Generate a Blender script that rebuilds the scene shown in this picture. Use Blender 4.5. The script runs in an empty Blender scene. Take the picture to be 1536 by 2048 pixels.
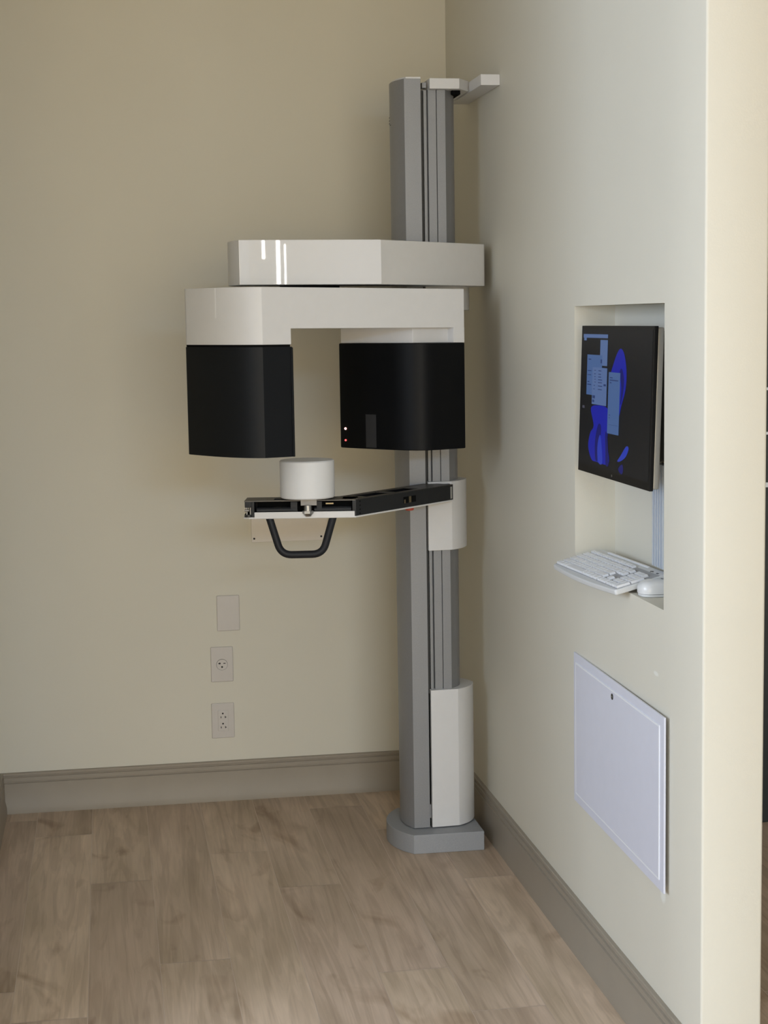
import bpy, bmesh, math, random
from mathutils import Vector, Matrix
random.seed(4)
scene = bpy.context.scene
col = scene.collection

# ------------------------------------------------------------------ camera
cam_d = bpy.data.cameras.new('camera')
cam_d.sensor_fit = 'VERTICAL'
cam_d.sensor_height = 36.0
cam_d.lens = 3348.4 * 36.0 / 2048.0
cam_d.clip_start = 0.05
cam = bpy.data.objects.new('camera', cam_d)
col.objects.link(cam)
R_, U_, F_ = Vector((0.9864, -0.1638, -0.0160)), Vector((0.0344, 0.1102, 0.9933)), Vector((0.1609, 0.9803, -0.1144))
m = Matrix.Identity(4)
for i in range(3):
    m[i][0], m[i][1], m[i][2] = R_[i], U_[i], -F_[i]
m.translation = (-1.0803, -5.2519, 1.5235)
cam.matrix_world = m
scene.camera = cam

# ------------------------------------------------------------------ light, world, exposure
scene.view_settings.view_transform = 'Standard'
scene.view_settings.look = 'None'
scene.view_settings.gamma = 1.0
scene.view_settings.use_curve_mapping = False
scene.view_settings.exposure = 0.02

world = bpy.data.worlds.new('world')
scene.world = world
world.use_nodes = True
bg = world.node_tree.nodes['Background']
bg.inputs[0].default_value = (0.80, 0.88, 1.0, 1)
bg.inputs[1].default_value = 0.03


def area(name, loc, target, sx, sy, power, color):
    l = bpy.data.lights.new(name, 'AREA')
    l.shape = 'RECTANGLE'
    l.size, l.size_y = sx, sy
    l.energy = power
    l.color = color
    o = bpy.data.objects.new(name, l)
    col.objects.link(o)
    o.location = loc
    d = Vector(target) - Vector(loc)
    o.rotation_euler = d.to_track_quat('-Z', 'Y').to_euler()
    return o


# daylight in the window of the outer left wall, daylight in the big window behind the camera
area('daylight_left_window', (-4.02, -4.2, 1.95), (0.0, -4.2, 1.75), 3.2, 1.4, 132, (0.715, 0.855, 1.07))
area('daylight_front_window', (-0.9, -13.60, 1.45), (-0.9, 0.0, 1.45), 5.4, 2.3, 265, (1.0, 0.79, 0.44))
area('ceiling_fill', (-0.4, -11.4, 2.97), (-0.4, -11.4, 0.0), 3.0, 3.0, 900, (0.46, 0.68, 1.0))  # unseen overhead fill, added to balance brightness between the walls


# ------------------------------------------------------------------ materials
def principled(name, color, rough=0.5, metal=0.0, spec=0.5, coat=0.0):
    mt = bpy.data.materials.new(name)
    mt.use_nodes = True
    b = mt.node_tree.nodes['Principled BSDF']
    b.inputs['Base Color'].default_value = (*color, 1)
    b.inputs['Roughness'].default_value = rough
    b.inputs['Metallic'].default_value = metal
    b.inputs['Specular IOR Level'].default_value = spec
    b.inputs['Coat Weight'].default_value = coat
    b.inputs['Coat Roughness'].default_value = 0.03
    return mt


def noisy(mt, scale=60, amount=0.06, bump=0.0, bump_scale=250):
    """fine procedural variation of the base colour, and an optional fine bump"""
    nt = mt.node_tree
    b = nt.nodes['Principled BSDF']
    base = tuple(b.inputs['Base Color'].default_value)
    tc = nt.nodes.new('ShaderNodeTexCoord')
    n = nt.nodes.new('ShaderNodeTexNoise')
    n.inputs['Scale'].default_value = scale
    n.inputs['Detail'].default_value = 4
    nt.links.new(tc.outputs['Object'], n.inputs['Vector'])
    r = nt.nodes.new('ShaderNodeValToRGB')
    r.color_ramp.elements[0].position = 0.3
    r.color_ramp.elements[1].position = 0.7
    r.color_ramp.elements[0].color = (*[c * (1 - amount) for c in base[:3]], 1)
    r.color_ramp.elements[1].color = (*[min(1, c * (1 + amount)) for c in base[:3]], 1)
    nt.links.new(n.outputs['Fac'], r.inputs['Fac'])
    nt.links.new(r.outputs['Color'], b.inputs['Base Color'])
    if bump:
        n2 = nt.nodes.new('ShaderNodeTexNoise')
        n2.inputs['Scale'].default_value = bump_scale
        n2.inputs['Detail'].default_value = 3
        nt.links.new(tc.outputs['Object'], n2.inputs['Vector'])
        bp = nt.nodes.new('ShaderNodeBump')
        bp.inputs['Strength'].default_value = bump
        bp.inputs['Distance'].default_value = 0.001
        nt.links.new(n2.outputs['Fac'], bp.inputs['Height'])
        nt.links.new(bp.outputs['Normal'], b.inputs['Normal'])
    return mt


def emitter(name, color, strength):
    mt = bpy.data.materials.new(name)
    mt.use_nodes = True
    nt = mt.node_tree
    b = nt.nodes['Principled BSDF']
    b.inputs['Base Color'].default_value = (0.01, 0.01, 0.01, 1)
    b.inputs['Roughness'].default_value = 0.45
    b.inputs['Specular IOR Level'].default_value = 0.15
    b.inputs['Emission Color'].default_value = (*color, 1)
    b.inputs['Emission Strength'].default_value = strength
    return mt


PAINT = noisy(principled('cream_wall_paint', (0.72, 0.68, 0.575), 0.55, spec=0.3), 3, 0.012, 0.15, 320)
CEIL = principled('ceiling_paint', (0.74, 0.72, 0.66), 0.8)
TRIM = noisy(principled('taupe_trim_paint', (0.33, 0.285, 0.225), 0.45), 8, 0.03)
WHITE = noisy(principled('white_machine_plastic', (0.715, 0.70, 0.685), 0.42), 40, 0.01)
GLOSS = noisy(principled('glossy_white_fascia', (0.73, 0.715, 0.705), 0.012), 40, 0.005)
GREY = noisy(principled('satin_grey_metal', (0.265, 0.265, 0.27), 0.42, 0.25), 300, 0.04)
GAPGREY = principled('dark_grey_gap', (0.035, 0.034, 0.032), 0.6)
GREYD = noisy(principled('grey_base_paint', (0.31, 0.315, 0.325), 0.5), 400, 0.06)
BLACK = noisy(principled('charcoal_plastic', (0.0055, 0.0065, 0.008), 0.5, spec=0.22), 200, 0.06, 0.1, 900)
BLACKGLASS = principled('black_acrylic', (0.0032, 0.0034, 0.004), 0.46, spec=0.14)
VOID = principled('black_gap', (0.004, 0.004, 0.004), 0.9, spec=0.1)
DARKGREY = principled('dark_grey_piece', (0.030, 0.030, 0.032), 0.3, spec=0.4)
STEEL = principled('steel', (0.36, 0.355, 0.345), 0.36, 1.0)
SOCKET = noisy(principled('grey_cast_metal', (0.30, 0.285, 0.265), 0.5, 0.3), 120, 0.05)
BRASS = principled('brass', (0.26, 0.21, 0.13), 0.4, 1.0)
DECK = noisy(principled('dark_plated_metal', (0.11, 0.10, 0.088), 0.45, 0.35), 90, 0.12)
CHASSIS = noisy(principled('black_chassis', (0.012, 0.013, 0.015), 0.5, spec=0.35), 150, 0.06)
RUBBER = noisy(principled('black_handle_coating', (0.010, 0.011, 0.014), 0.55, spec=0.35), 200, 0.06)
PHANTOM = noisy(principled('white_acetal', (0.75, 0.745, 0.735), 0.48), 30, 0.01)
RED = principled('red_plastic', (0.45, 0.06, 0.03), 0.45)
LEDW = emitter('led_pink', (1.0, 0.45, 0.42), 6)
LEDR = emitter('led_red', (1.0, 0.10, 0.10), 2.2)
PLATE = noisy(principled('white_wall_plate', (0.62, 0.575, 0.53), 0.4), 60, 0.01)
PLATEW = noisy(principled('white_cover_plate', (0.80, 0.745, 0.69), 0.45), 60, 0.01)
SLOT = principled('dark_slot', (0.02, 0.018, 0.016), 0.7)
PANEL = noisy(principled('white_panel_paint', (0.72, 0.72, 0.80), 0.4), 30, 0.01)
EDGELIGHT = principled('painted_edge_highlight', (0.90, 0.905, 0.93), 0.3)  # near-white, stands in for light on the access panel door's edges
SEAMW = principled('white_seam_line', (0.765, 0.75, 0.735), 0.4)
BEZEL = principled('black_bezel', (0.004, 0.004, 0.0045), 0.45, spec=0.2)
SCREEN = emitter('dark_screen', (0.25, 0.28, 0.5), 0.006)
SILVER = principled('silver_plastic', (0.42, 0.41, 0.38), 0.4, 0.3)
ALU = principled('anodised_aluminium', (0.70, 0.755, 0.83), 0.3, 0.45)
DARKMETAL = principled('dark_metal', (0.05, 0.05, 0.045), 0.5, 0.4)
KEYBODY = noisy(principled('white_keyboard_plastic', (0.66, 0.66, 0.65), 0.4), 60, 0.01)
KEYSHADE = principled('key_gap_shade', (0.36, 0.36, 0.37), 0.5)  # darker grey that paints in the shade between the keys
KEY = noisy(principled('white_keycap', (0.80, 0.795, 0.80), 0.4), 60, 0.01)
MOUSE = principled('white_mouse_plastic', (0.75, 0.75, 0.745), 0.2)
BACKDROP = principled('dark_backdrop_paint', (0.015, 0.02, 0.022), 0.4)


def wood_material():
    mt = bpy.data.materials.new('oak_vinyl_planks')
    mt.use_nodes = True
    nt = mt.node_tree
    L = nt.links.new
    b = nt.nodes['Principled BSDF']
    tc = nt.nodes.new('ShaderNodeTexCoord')
    at = nt.nodes.new('ShaderNodeAttribute')
    at.attribute_name = 'plank'
    off = nt.nodes.new('ShaderNodeVectorMath'); off.operation = 'SCALE'
    off.inputs[0].default_value = (3.7, 17.3, 5.1)
    L(at.outputs['Fac'], off.inputs['Scale'])
    add = nt.nodes.new('ShaderNodeVectorMath'); add.operation = 'ADD'
    L(tc.outputs['Object'], add.inputs[0]); L(off.outputs[0], add.inputs[1])

    def noise(sx, sy, detail, dist):
        mp = nt.nodes.new('ShaderNodeMapping')
        mp.inputs['Scale'].default_value = (sx, sy, 1)
        L(add.outputs[0], mp.inputs['Vector'])
        n = nt.nodes.new('ShaderNodeTexNoise')
        n.inputs['Scale'].default_value = 1.0
        n.inputs['Detail'].default_value = detail
        n.inputs['Distortion'].default_value = dist
        L(mp.outputs[0], n.inputs['Vector'])
        return n.outputs['Fac']

    def ramp(fac, p0, c0, p1, c1):
        r = nt.nodes.new('ShaderNodeValToRGB')
        r.color_ramp.elements[0].position = p0
        r.color_ramp.elements[1].position = p1
        r.color_ramp.elements[0].color = (*c0, 1)
        r.color_ramp.elements[1].color = (*c1, 1)
        L(fac, r.inputs['Fac'])
        return r.outputs['Color']

    def mix(kind, fac, a, c):
        mx = nt.nodes.new('ShaderNodeMix'); mx.data_type = 'RGBA'; mx.blend_type = kind
        mx.inputs['Factor'].default_value = fac
        L(a, mx.inputs['A']); L(c, mx.inputs['B'])
        return mx.outputs['Result']
    broad = ramp(noise(7.0, 1.6, 3, 0.6), 0.30, (0.50, 0.385, 0.275), 0.70, (0.70, 0.545, 0.415))
    grain = ramp(noise(70, 3.0, 5, 1.2), 0.35, (0.91, 0.90, 0.89), 0.65, (1.04, 1.04, 1.04))
    knots = ramp(noise(9.0, 3.4, 3, 0.8), 0.27, (0.66, 0.60, 0.54), 0.41, (1, 1, 1))
    fig = ramp(noise(15, 1.0, 4, 3.0), 0.43, (0.84, 0.825, 0.81), 0.52, (1, 1, 1))
    tone = ramp(at.outputs['Fac'], 0.0, (0.86, 0.84, 0.83), 1.0, (1.08, 1.08, 1.06))
    c = mix('MULTIPLY', 1.0, broad, grain)
    c = mix('MULTIPLY', 0.9, c, knots)
    c = mix('MULTIPLY', 0.8, c, fig)
    c = mix('MULTIPLY', 1.0, c, tone)
    L(c, b.inputs['Base Color'])
    b.inputs['Roughness'].default_value = 0.42
    b.inputs['Specular IOR Level'].default_value = 0.25
    return mt


WOOD = wood_material()
SEAM = principled('plank_bevel_highlight', (0.62, 0.50, 0.40), 0.4)  # worn bevel colour, lightened to paint in the light the edges catch


# ------------------------------------------------------------------ helpers
def finish(bm, name, mats, parent=None, smooth=35, bevel=0.0, seg=2, bang=25, loc=None):
    bmesh.ops.remove_doubles(bm, verts=bm.verts, dist=1e-6)
    bmesh.ops.recalc_face_normals(bm, faces=bm.faces)
    if bevel:
        es = [e for e in bm.edges if len(e.link_faces) == 2 and e.calc_face_angle(0) > math.radians(bang)]
        bmesh.ops.bevel(bm, geom=es, offset=bevel, segments=seg, affect='EDGES', profile=0.5, clamp_overlap=True)
    for f in bm.faces:
        f.smooth = True
    for e in bm.edges:
        if len(e.link_faces) == 2:
            e.smooth = e.calc_face_angle(0) < math.radians(smooth)
    me = bpy.data.meshes.new(name)
    bm.to_mesh(me)
    bm.free()
    for mt in (mats if isinstance(mats, (list, tuple)) else [mats]):
        me.materials.append(mt)
    o = bpy.data.objects.new(name, me)
    col.objects.link(o)
    if bevel:
        wn = o.modifiers.new('weighted_normal', 'WEIGHTED_NORMAL')
        wn.keep_sharp = True
        wn.weight = 100
    if parent is not None:
        o.parent = parent
        if parent.get('base') is not None:       # geometry is given in room coordinates
            b = Vector(parent['base'])
            for v in me.vertices:
                v.co -= b
    elif loc is not None:
        for v in me.vertices:
            v.co -= Vector(loc)
        o.location = loc
    return o


def thing(name, label, cat, loc, group=None, rot=None, local=False):
    o = bpy.data.objects.new(name, None)
    o.empty_display_size = 0.05
    col.objects.link(o)
    o.location = loc
    if rot:
        o.rotation_euler = rot
    if not local:
        o['base'] = tuple(loc)
    o['label'] = label
    o['category'] = cat
    if group:
        o['group'] = group
    return o


def sub(o, parent):
    """a part's own children are given in room coordinates too"""
    o['base'] = tuple(parent['base'])
    return o


def add_box(bm, a, b, mat=0):
    x0, y0, z0 = a
    x1, y1, z1 = b
    vs = [bm.verts.new(p) for p in ((x0, y0, z0), (x1, y0, z0), (x1, y1, z0), (x0, y1, z0),
                                    (x0, y0, z1), (x1, y0, z1), (x1, y1, z1), (x0, y1, z1))]
    for q in ((0, 3, 2, 1), (4, 5, 6, 7), (0, 1, 5, 4), (1, 2, 6, 5), (2, 3, 7, 6), (3, 0, 4, 7)):
        f = bm.faces.new([vs[i] for i in q])
        f.material_index = mat
    return vs


def box(a, b):
    bm = bmesh.new()
    add_box(bm, a, b)
    return bm


def add_prism(bm, pts, z0, z1):
    """pts: plan points; z0, z1 numbers or functions of (x, y)"""
    f0 = z0 if callable(z0) else (lambda x, y: z0)
    f1 = z1 if callable(z1) else (lambda x, y: z1)
    lo = [bm.verts.new((x, y, f0(x, y))) for x, y in pts]
    hi = [bm.verts.new((x, y, f1(x, y))) for x, y in pts]
    n = len(pts)
    bm.faces.new(lo[::-1])
    bm.faces.new(hi)
    for i in range(n):
        bm.faces.new((lo[i], lo[(i + 1) % n], hi[(i + 1) % n], hi[i]))
    return bm


def prism(pts, z0, z1):
    return add_prism(bmesh.new(), pts, z0, z1)


def arc(cx, cy, r, a0, a1, n, ry=None):
    ry = ry or r
    return [(cx + r * math.cos(math.radians(a0 + (a1 - a0) * i / n)),
             cy + ry * math.sin(math.radians(a0 + (a1 - a0) * i / n))) for i in range(n + 1)]


def quad(a, b, c, n=12):
    a, b, c = Vector(a), Vector(b), Vector(c)
    return [tuple(a * (1 - t) ** 2 + b * 2 * t * (1 - t) + c * t ** 2) for t in [i / n for i in range(n + 1)]]


def add_cyl(bm, p0, p1, r0, r1=None, seg=24, caps=True):
    p0, p1 = Vector(p0), Vector(p1)
    r1 = r0 if r1 is None else r1
    d = (p1 - p0).normalized()
    a = d.orthogonal().normalized()
    b = d.cross(a)
    A = [bm.verts.new(p0 + r0 * (a * math.cos(t) + b * math.sin(t))) for t in [2 * math.pi * i / seg for i in range(seg)]]
    B = [bm.verts.new(p1 + r1 * (a * math.cos(t) + b * math.sin(t))) for t in [2 * math.pi * i / seg for i in range(seg)]]
    for i in range(seg):
        bm.faces.new((A[i], A[(i + 1) % seg], B[(i + 1) % seg], B[i]))
    if caps:
        bm.faces.new(A[::-1])
        bm.faces.new(B)
    return bm


def cyl(p0, p1, r0, r1=None, seg=24):
    return add_cyl(bmesh.new(), p0, p1, r0, r1, seg)


def tube(path, r, seg=16):
    bm = bmesh.new()
    rings = []
    n = len(path)
    P = [Vector(p) for p in path]
    up = None
    for i in range(n):
        t = (P[min(i + 1, n - 1)] - P[max(i - 1, 0)]).normalized()
        if up is None:
            up = t.orthogonal().normalized()
        up = (up - t * up.dot(t)).normalized()
        s = t.cross(up)
        rings.append([bm.verts.new(P[i] + r * (up * math.cos(2 * math.pi * k / seg) + s * math.sin(2 * math.pi * k / seg))) for k in range(seg)])
    for i in range(n - 1):
        for k in range(seg):
            bm.faces.new((rings[i][k], rings[i][(k + 1) % seg], rings[i + 1][(k + 1) % seg], rings[i + 1][k]))
    bm.faces.new(rings[0][::-1])
    bm.faces.new(rings[-1])
    return bm


def fillet(path, r, n=8):
    """round the inner corners of a polyline"""
    P = [Vector(p) for p in path]
    out = [P[0]]
    for i in range(1, len(P) - 1):
        a = (P[i - 1] - P[i]).normalized()
        b = (P[i + 1] - P[i]).normalized()
        s, e = P[i] + a * r, P[i] + b * r
        for k in range(n + 1):
            t = k / n
            out.append(s * (1 - t) ** 2 + P[i] * 2 * t * (1 - t) + e * t ** 2)
    out.append(P[-1])
    return out


def struct(o):
    o['kind'] = 'structure'
    return o


# ------------------------------------------------------------------ room: floor
XL = -1.452            # left wall of the alcove
PY = -2.317           # free end of the right partition
PT = 0.1215           # thickness of the right partition
H = 3.0

bm = bmesh.new()
lay = bm.faces.layers.float.new('plank')
W, LEN, G = 0.1677, 1.357, 0.0007
ends = {0: -0.908, 1: -0.419, 2: -0.160, 3: -0.878, 4: -0.55, 5: -0.001, 6: -0.74, 7: -0.28, -1: -0.62}
for k in range(-34, 24):
    x1 = -0.163 - W * (k - 1)
    x0 = x1 - W
    y = ends.get(k, -random.random() * LEN)
    while y < 0.3:
        y += LEN
    while y > -13.7:
        a, b = max(y - LEN, -13.7), min(y, 0.3)
        if b - a > 0.01:
            f = bm.faces.new([bm.verts.new(p) for p in ((x0 + G, a + G * 1.6, 0), (x1 - G, a + G * 1.6, 0), (x1 - G, b - G * 1.6, 0), (x0 + G, b - G * 1.6, 0))])
            f[lay] = random.random()
        y -= LEN
xa, xb = -0.163 - W * 23, -0.163 + W * 35
f = bm.faces.new([bm.verts.new(p) for p in ((xa, -13.7, -0.0004), (xb, -13.7, -0.0004), (xb, 0.3, -0.0004), (xa, 0.3, -0.0004))])
f.material_index = 1
add_box(bm, (xa, -13.7, -0.05), (xb, 0.3, -0.002), 1)
me = bpy.data.meshes.new('floor')
for f in bm.faces:
    if f.normal.z < 0 and len(f.verts) == 4 and abs(f.calc_center_median().z) < 0.001:
        f.normal_flip()
bm.to_mesh(me); bm.free()
me.materials.append(WOOD); me.materials.append(SEAM)
floor = bpy.data.objects.new('floor', me)
col.objects.link(floor)
struct(floor)

struct(finish(box((-4.1, -13.7, H), (5.6, 0.2, H + 0.1)), 'ceiling', CEIL))
struct(finish(box((-4.1, 0, 0), (5.6, 0.12, H)), 'wall_back', PAINT))
struct(finish(box((XL - 0.12, -1.95, 0), (XL, 0, H)), 'wall_left', PAINT, bevel=0.003))

# right partition with the niche cut into it
NY0, NY1, NZ0, NZ1, ND = -2.0926, -1.4527, 0.9384, 1.5465, 0.098
bm = bmesh.new()
ys, zs = [PY, NY0, NY1, 0.0], [0.0, NZ0, NZ1, H]
vv = {}


def wv(x, y, z):
    k = (round(x, 5), round(y, 5), round(z, 5))
    if k not in vv:
        vv[k] = bm.verts.new(k)
    return vv[k]


def wq(*p): bm.faces.new([wv(*q) for q in p])


for i in range(3):
    for j in range(3):
        x = ND if (i, j) == (1, 1) else 0.0          # the middle cell is the niche's back
        wq((x, ys[i], zs[j]), (x, ys[i], zs[j + 1]), (x, ys[i + 1], zs[j + 1]), (x, ys[i + 1], zs[j]))
        wq((PT, ys[i], zs[j]), (PT, ys[i + 1], zs[j]), (PT, ys[i + 1], zs[j + 1]), (PT, ys[i], zs[j + 1]))
for y0, z0, y1, z1 in ((NY0, NZ0, NY1, NZ0), (NY1, NZ0, NY1, NZ1), (NY1, NZ1, NY0, NZ1), (NY0, NZ1, NY0, NZ0)):
    wq((0, y0, z0), (0, y1, z1), (ND, y1, z1), (ND, y0, z0))
for k in range(3):
    for y in (PY, 0.0):
        wq((0, y, zs[k]), (PT, y, zs[k]), (PT, y, zs[k + 1]), (0, y, zs[k + 1]))
    for z in (0.0, H):
        wq((0, ys[k], z), (PT, ys[k], z), (PT, ys[k + 1], z), (0, ys[k + 1], z))
bmesh.ops.recalc_face_normals(bm, faces=bm.faces)
es = [e for e in bm.edges if all(abs(v.co.y - PY) < 1e-4 for v in e.verts) and abs(e.verts[0].co.z - e.verts[1].co.z) > .3 and abs(e.verts[0].co.x - e.verts[1].co.x) < 1e-4]
bmesh.ops.bevel(bm, geom=es, offset=0.005, segments=3, affect='EDGES', profile=0.5)


def touched_up(src):
    mt = src.copy(); mt.name = 'cream_wall_paint_touched_up'
    nt = mt.node_tree; L = nt.links.new
    b = nt.nodes['Principled BSDF']
    old = b.inputs['Base Color'].links[0].from_socket
    tc = nt.nodes.new('ShaderNodeTexCoord')
    nz = nt.nodes.new('ShaderNodeTexNoise'); nz.inputs['Scale'].default_value = 22; nz.inputs['Detail'].default_value = 3
    L(tc.outputs['Object'], nz.inputs['Vector'])
    total = None
    for (y, z), (sy, sz) in SPOTS:
        mp = nt.nodes.new('ShaderNodeMapping'); mp.vector_type = 'TEXTURE'
        mp.inputs['Location'].default_value = (0, y, z); mp.inputs['Scale'].default_value = (1, sy, sz)
        L(tc.outputs['Object'], mp.inputs['Vector'])
        ln = nt.nodes.new('ShaderNodeVectorMath'); ln.operation = 'LENGTH'
        L(mp.outputs[0], ln.inputs[0])
        ad = nt.nodes.new('ShaderNodeMath'); ad.operation = 'ADD'
        L(ln.outputs['Value'], ad.inputs[0]); L(nz.outputs['Fac'], ad.inputs[1])
        mr = nt.nodes.new('ShaderNodeMapRange')
        mr.inputs['From Min'].default_value = 1.5; mr.inputs['From Max'].default_value = 1.1
        L(ad.outputs[0], mr.inputs['Value'])
        if total is None:
            total = mr.outputs[0]
        else:
            mx = nt.nodes.new('ShaderNodeMath'); mx.operation = 'MAXIMUM'
            L(total, mx.inputs[0]); L(mr.outputs[0], mx.inputs[1]); total = mx.outputs[0]
    mix = nt.nodes.new('ShaderNodeMix'); mix.data_type = 'RGBA'
    L(total, mix.inputs['Factor']); L(old, mix.inputs['A'])
    mix.inputs['B'].default_value = (0.82, 0.80, 0.72, 1)
    L(mix.outputs['Result'], b.inputs['Base Color'])
    return mt


SPOTS = (((-2.045, .800), (.02, .006)), ((-2.075, .378), (.045, .014)), ((-2.095, .352), (.020, .022)))
wall_right = struct(finish(bm, 'wall_right', touched_up(PAINT), smooth=50))

# outer walls of the room that holds the alcove, with their window openings
bm = bmesh.new()
wy0, wy1, wz0, wz1 = -5.85, -2.55, 1.2, 2.7
add_box(bm, (-4.1, -13.7, 0), (-4.0, wy0, H)); add_box(bm, (-4.1, wy1, 0), (-4.0, 0, H))
add_box(bm, (-4.1, wy0, 0), (-4.0, wy1, wz0)); add_box(bm, (-4.1, wy0, wz1), (-4.0, wy1, H))
struct(finish(bm, 'wall_outer_left', PAINT))
bm = bmesh.new()
fx0, fx1, fz0, fz1 = -3.7, 1.9, 0.2, 2.7
slits = [(2.86, 3.055, 0.4, 2.7), (3.197, 3.229, 2.16, 2.7), (3.350, 3.392, 0.4, 2.7), (3.437, 3.456, 0.4, 2.31)]  # unseen slits, placed for streaks mirrored in the front fascia
add_box(bm, (-4.1, -13.7, 0), (fx0, -13.6, H))
add_box(bm, (fx0, -13.7, 0), (fx1, -13.6, fz0)); add_box(bm, (fx0, -13.7, fz1), (fx1, -13.6, H))
px = fx1
for a, b, c, d in slits:
    add_box(bm, (px, -13.7, 0), (a, -13.6, H))
    add_box(bm, (a, -13.7, 0), (b, -13.6, c)); add_box(bm, (a, -13.7, d), (b, -13.6, H))
    px = b
add_box(bm, (px, -13.7, 0), (5.6, -13.6, H))
struct(finish(bm, 'wall_front', PAINT))
struct(finish(box((5.5, -13.7, 0), (5.6, 0, H)), 'wall_outer_right', PAINT))
STREAKPANE = emitter('bright_streak_pane', (1.0, 0.98, 0.92), 34)  # glowing panes added to put bright streaks into the fascia's reflection
FAINTPANE = emitter('faint_glow_pane', (0.85, 0.93, 1.0), 1.6)  # added fainter pane, for a pale band in the same reflection
n = 1
for a, b, c, d in slits:
    w = struct(finish(box((a, -13.64, c), (b, -13.602, d)), 'window_%d' % n, FAINTPANE if n == 1 else STREAKPANE))
    n += 1


def window_frame(name, pts, bar):
    bm = bmesh.new()
    for a, b in pts:
        add_box(bm, a, b)
    return struct(finish(bm, name, WHITE))


window_frame('window_5', [((-4.08, wy0, wz0), (-4.0, wy0 + .05, wz1)), ((-4.08, wy1 - .05, wz0), (-4.0, wy1, wz1)),
                          ((-4.08, wy0, wz0), (-4.0, wy1, wz0 + .05)), ((-4.08, wy0, wz1 - .05), (-4.0, wy1, wz1))], None)
window_frame('window_6', [((fx0, -13.6, fz0), (fx0 + .05, -13.55, fz1)), ((fx1 - .05, -13.6, fz0), (fx1, -13.55, fz1)),
                          ((fx0, -13.6, fz0), (fx1, -13.55, fz0 + .05)), ((fx0, -13.6, fz1 - .05), (fx1, -13.55, fz1))], None)

# baseboards: one moulded profile (distance from the wall, height), mitred in the corners
PROF = [(0, 0), (.019, 0), (.019, .021), (.0135, .042), (.0135, .096), (.0095, .098), (.0095, .1005), (.0125, .102),
        (.0125, .114), (.0085, .1155), (.0085, .118), (.0108, .120), (.0108, .127), (.009, .1286), (0, .1286)]


def baseboard(name, place, s0, s1, m0, m1):
    """place(s, d) -> (x, y); m0/m1: how the ends shift with d (mitres)"""
    bm = bmesh.new()
    A = [bm.verts.new((*place(s0 + m0 * d, d), z)) for d, z in PROF]
    B = [bm.verts.new((*place(s1 + m1 * d, d), z)) for d, z in PROF]
    k = len(PROF)
    for i in range(k):
        bm.faces.new((A[i], A[(i + 1) % k], B[(i + 1) % k], B[i]))
    bm.faces.new(A[::-1]); bm.faces.new(B)
    return struct(finish(bm, name, TRIM, smooth=20))


baseboard('baseboard_back', lambda s, d: (s, -d), XL, 0, 1, -1)
baseboard('baseboard_right', lambda s, d: (-d, s), 0, PY, -1, -1)
baseboard('baseboard_left', lambda s, d: (XL + d, s), 0, -1.95, -1, 0)
baseboard('baseboard_end', lambda s, d: (s, PY - d), 0, PT, -1, 1)

# ------------------------------------------------------------------ the x-ray machine
MB = (-0.17, -0.53, 0.0)
mach = thing('dental_xray_machine',
             'tall white and grey dental x-ray machine on a floor column in the corner',
             'x-ray machine', MB)

base_pts = arc(-.104, -.535, .207, 137.5, 222.5, 24) + [(-.052, -.678), (-.052, -.395)]
finish(prism(base_pts, 0, .056), 'base', GREYD, mach, bevel=.002, bang=40)

col_pts = arc(-.098, -.529, .171, 149.3, 210.9, 20) + [(-.1982, -.617), (-.1982, -.441)]
column = finish(prism(col_pts, .058, 2.180), 'column', GREY, mach, bevel=.0012, bang=15)
sub(column, mach)
for k, (zc, hh, yy) in enumerate(((2.070, .006, -.512), (2.078, .005, -.512), (2.064, .004, -.528), (2.0865, .004, -.512))):
    # tiny dark vertical lettering high on the curved face, seen edge-on
    dx = -.098 - math.sqrt(.171 ** 2 - (yy + .529) ** 2)
    finish(box((dx - .0003, yy - .008, zc - hh / 3), (dx + .003, yy + .008, zc + hh / 3)), 'lettering', DARKMETAL, column)
finish(prism([(p[0] + .004, p[1]) for p in arc(-.098, -.529, .168, 150, 210, 16)] + [(-.1975, -.614), (-.1975, -.444)], 2.179, 2.1855), 'column_cap', WHITE, mach, bevel=.001)
finish(box((-.1995, -.600, .058), (-.188, -.455, 2.150)), 'column_gap', GAPGREY, mach)
rail_pts = [(-.190, -.455), (-.1905, -.600), (-.1795, -.600), (-.1795, -.590), (-.1765, -.590), (-.1765, -.606), (-.1535, -.606), (-.1535, -.599),
            (-.1518, -.599), (-.1518, -.606), (-.1275, -.606)] + arc(-.155, -.530, .065, -55, 55, 16, .078) + [(-.1275, -.455)]
finish(prism(rail_pts, .40, 2.152), 'lift_rail', GREY, mach, bevel=.0006, bang=40, seg=1)
finish(box((-.192, -.604, 2.157), (-.180, -.58, 2.172)), 'rail_stop', GREYD, mach, bevel=.001)

cov = [(-.1925, -.445), (-.1925, -.622)] + quad((-.112, -.618), (-.060, -.592), (-.0485, -.530)) + quad((-.0485, -.530), (-.060, -.468), (-.112, -.442))
finish(prism(cov, .059, .463), 'lower_cover', WHITE, mach, bevel=.0012, bang=20, smooth=20)
finish(box((-.1990, -.605, .059), (-.190, -.46, .45)), 'cover_gap', VOID, mach)
finish(box((-.1985, -.612, .085), (-.194, -.604, .125)), 'cover_clip', GREY, mach)
car = [(-.1935, -.445), (-.1935, -.624)] + quad((-.124, -.620), (-.078, -.596), (-.0625, -.530)) + quad((-.0625, -.530), (-.078, -.464), (-.124, -.442))
finish(prism(car, .868, 1.064), 'support_carriage', WHITE, mach, bevel=.0012, bang=20, smooth=20)
finish(prism(cov, 1.545, 1.632), 'arm_carriage', WHITE, mach, bevel=.002)

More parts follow.
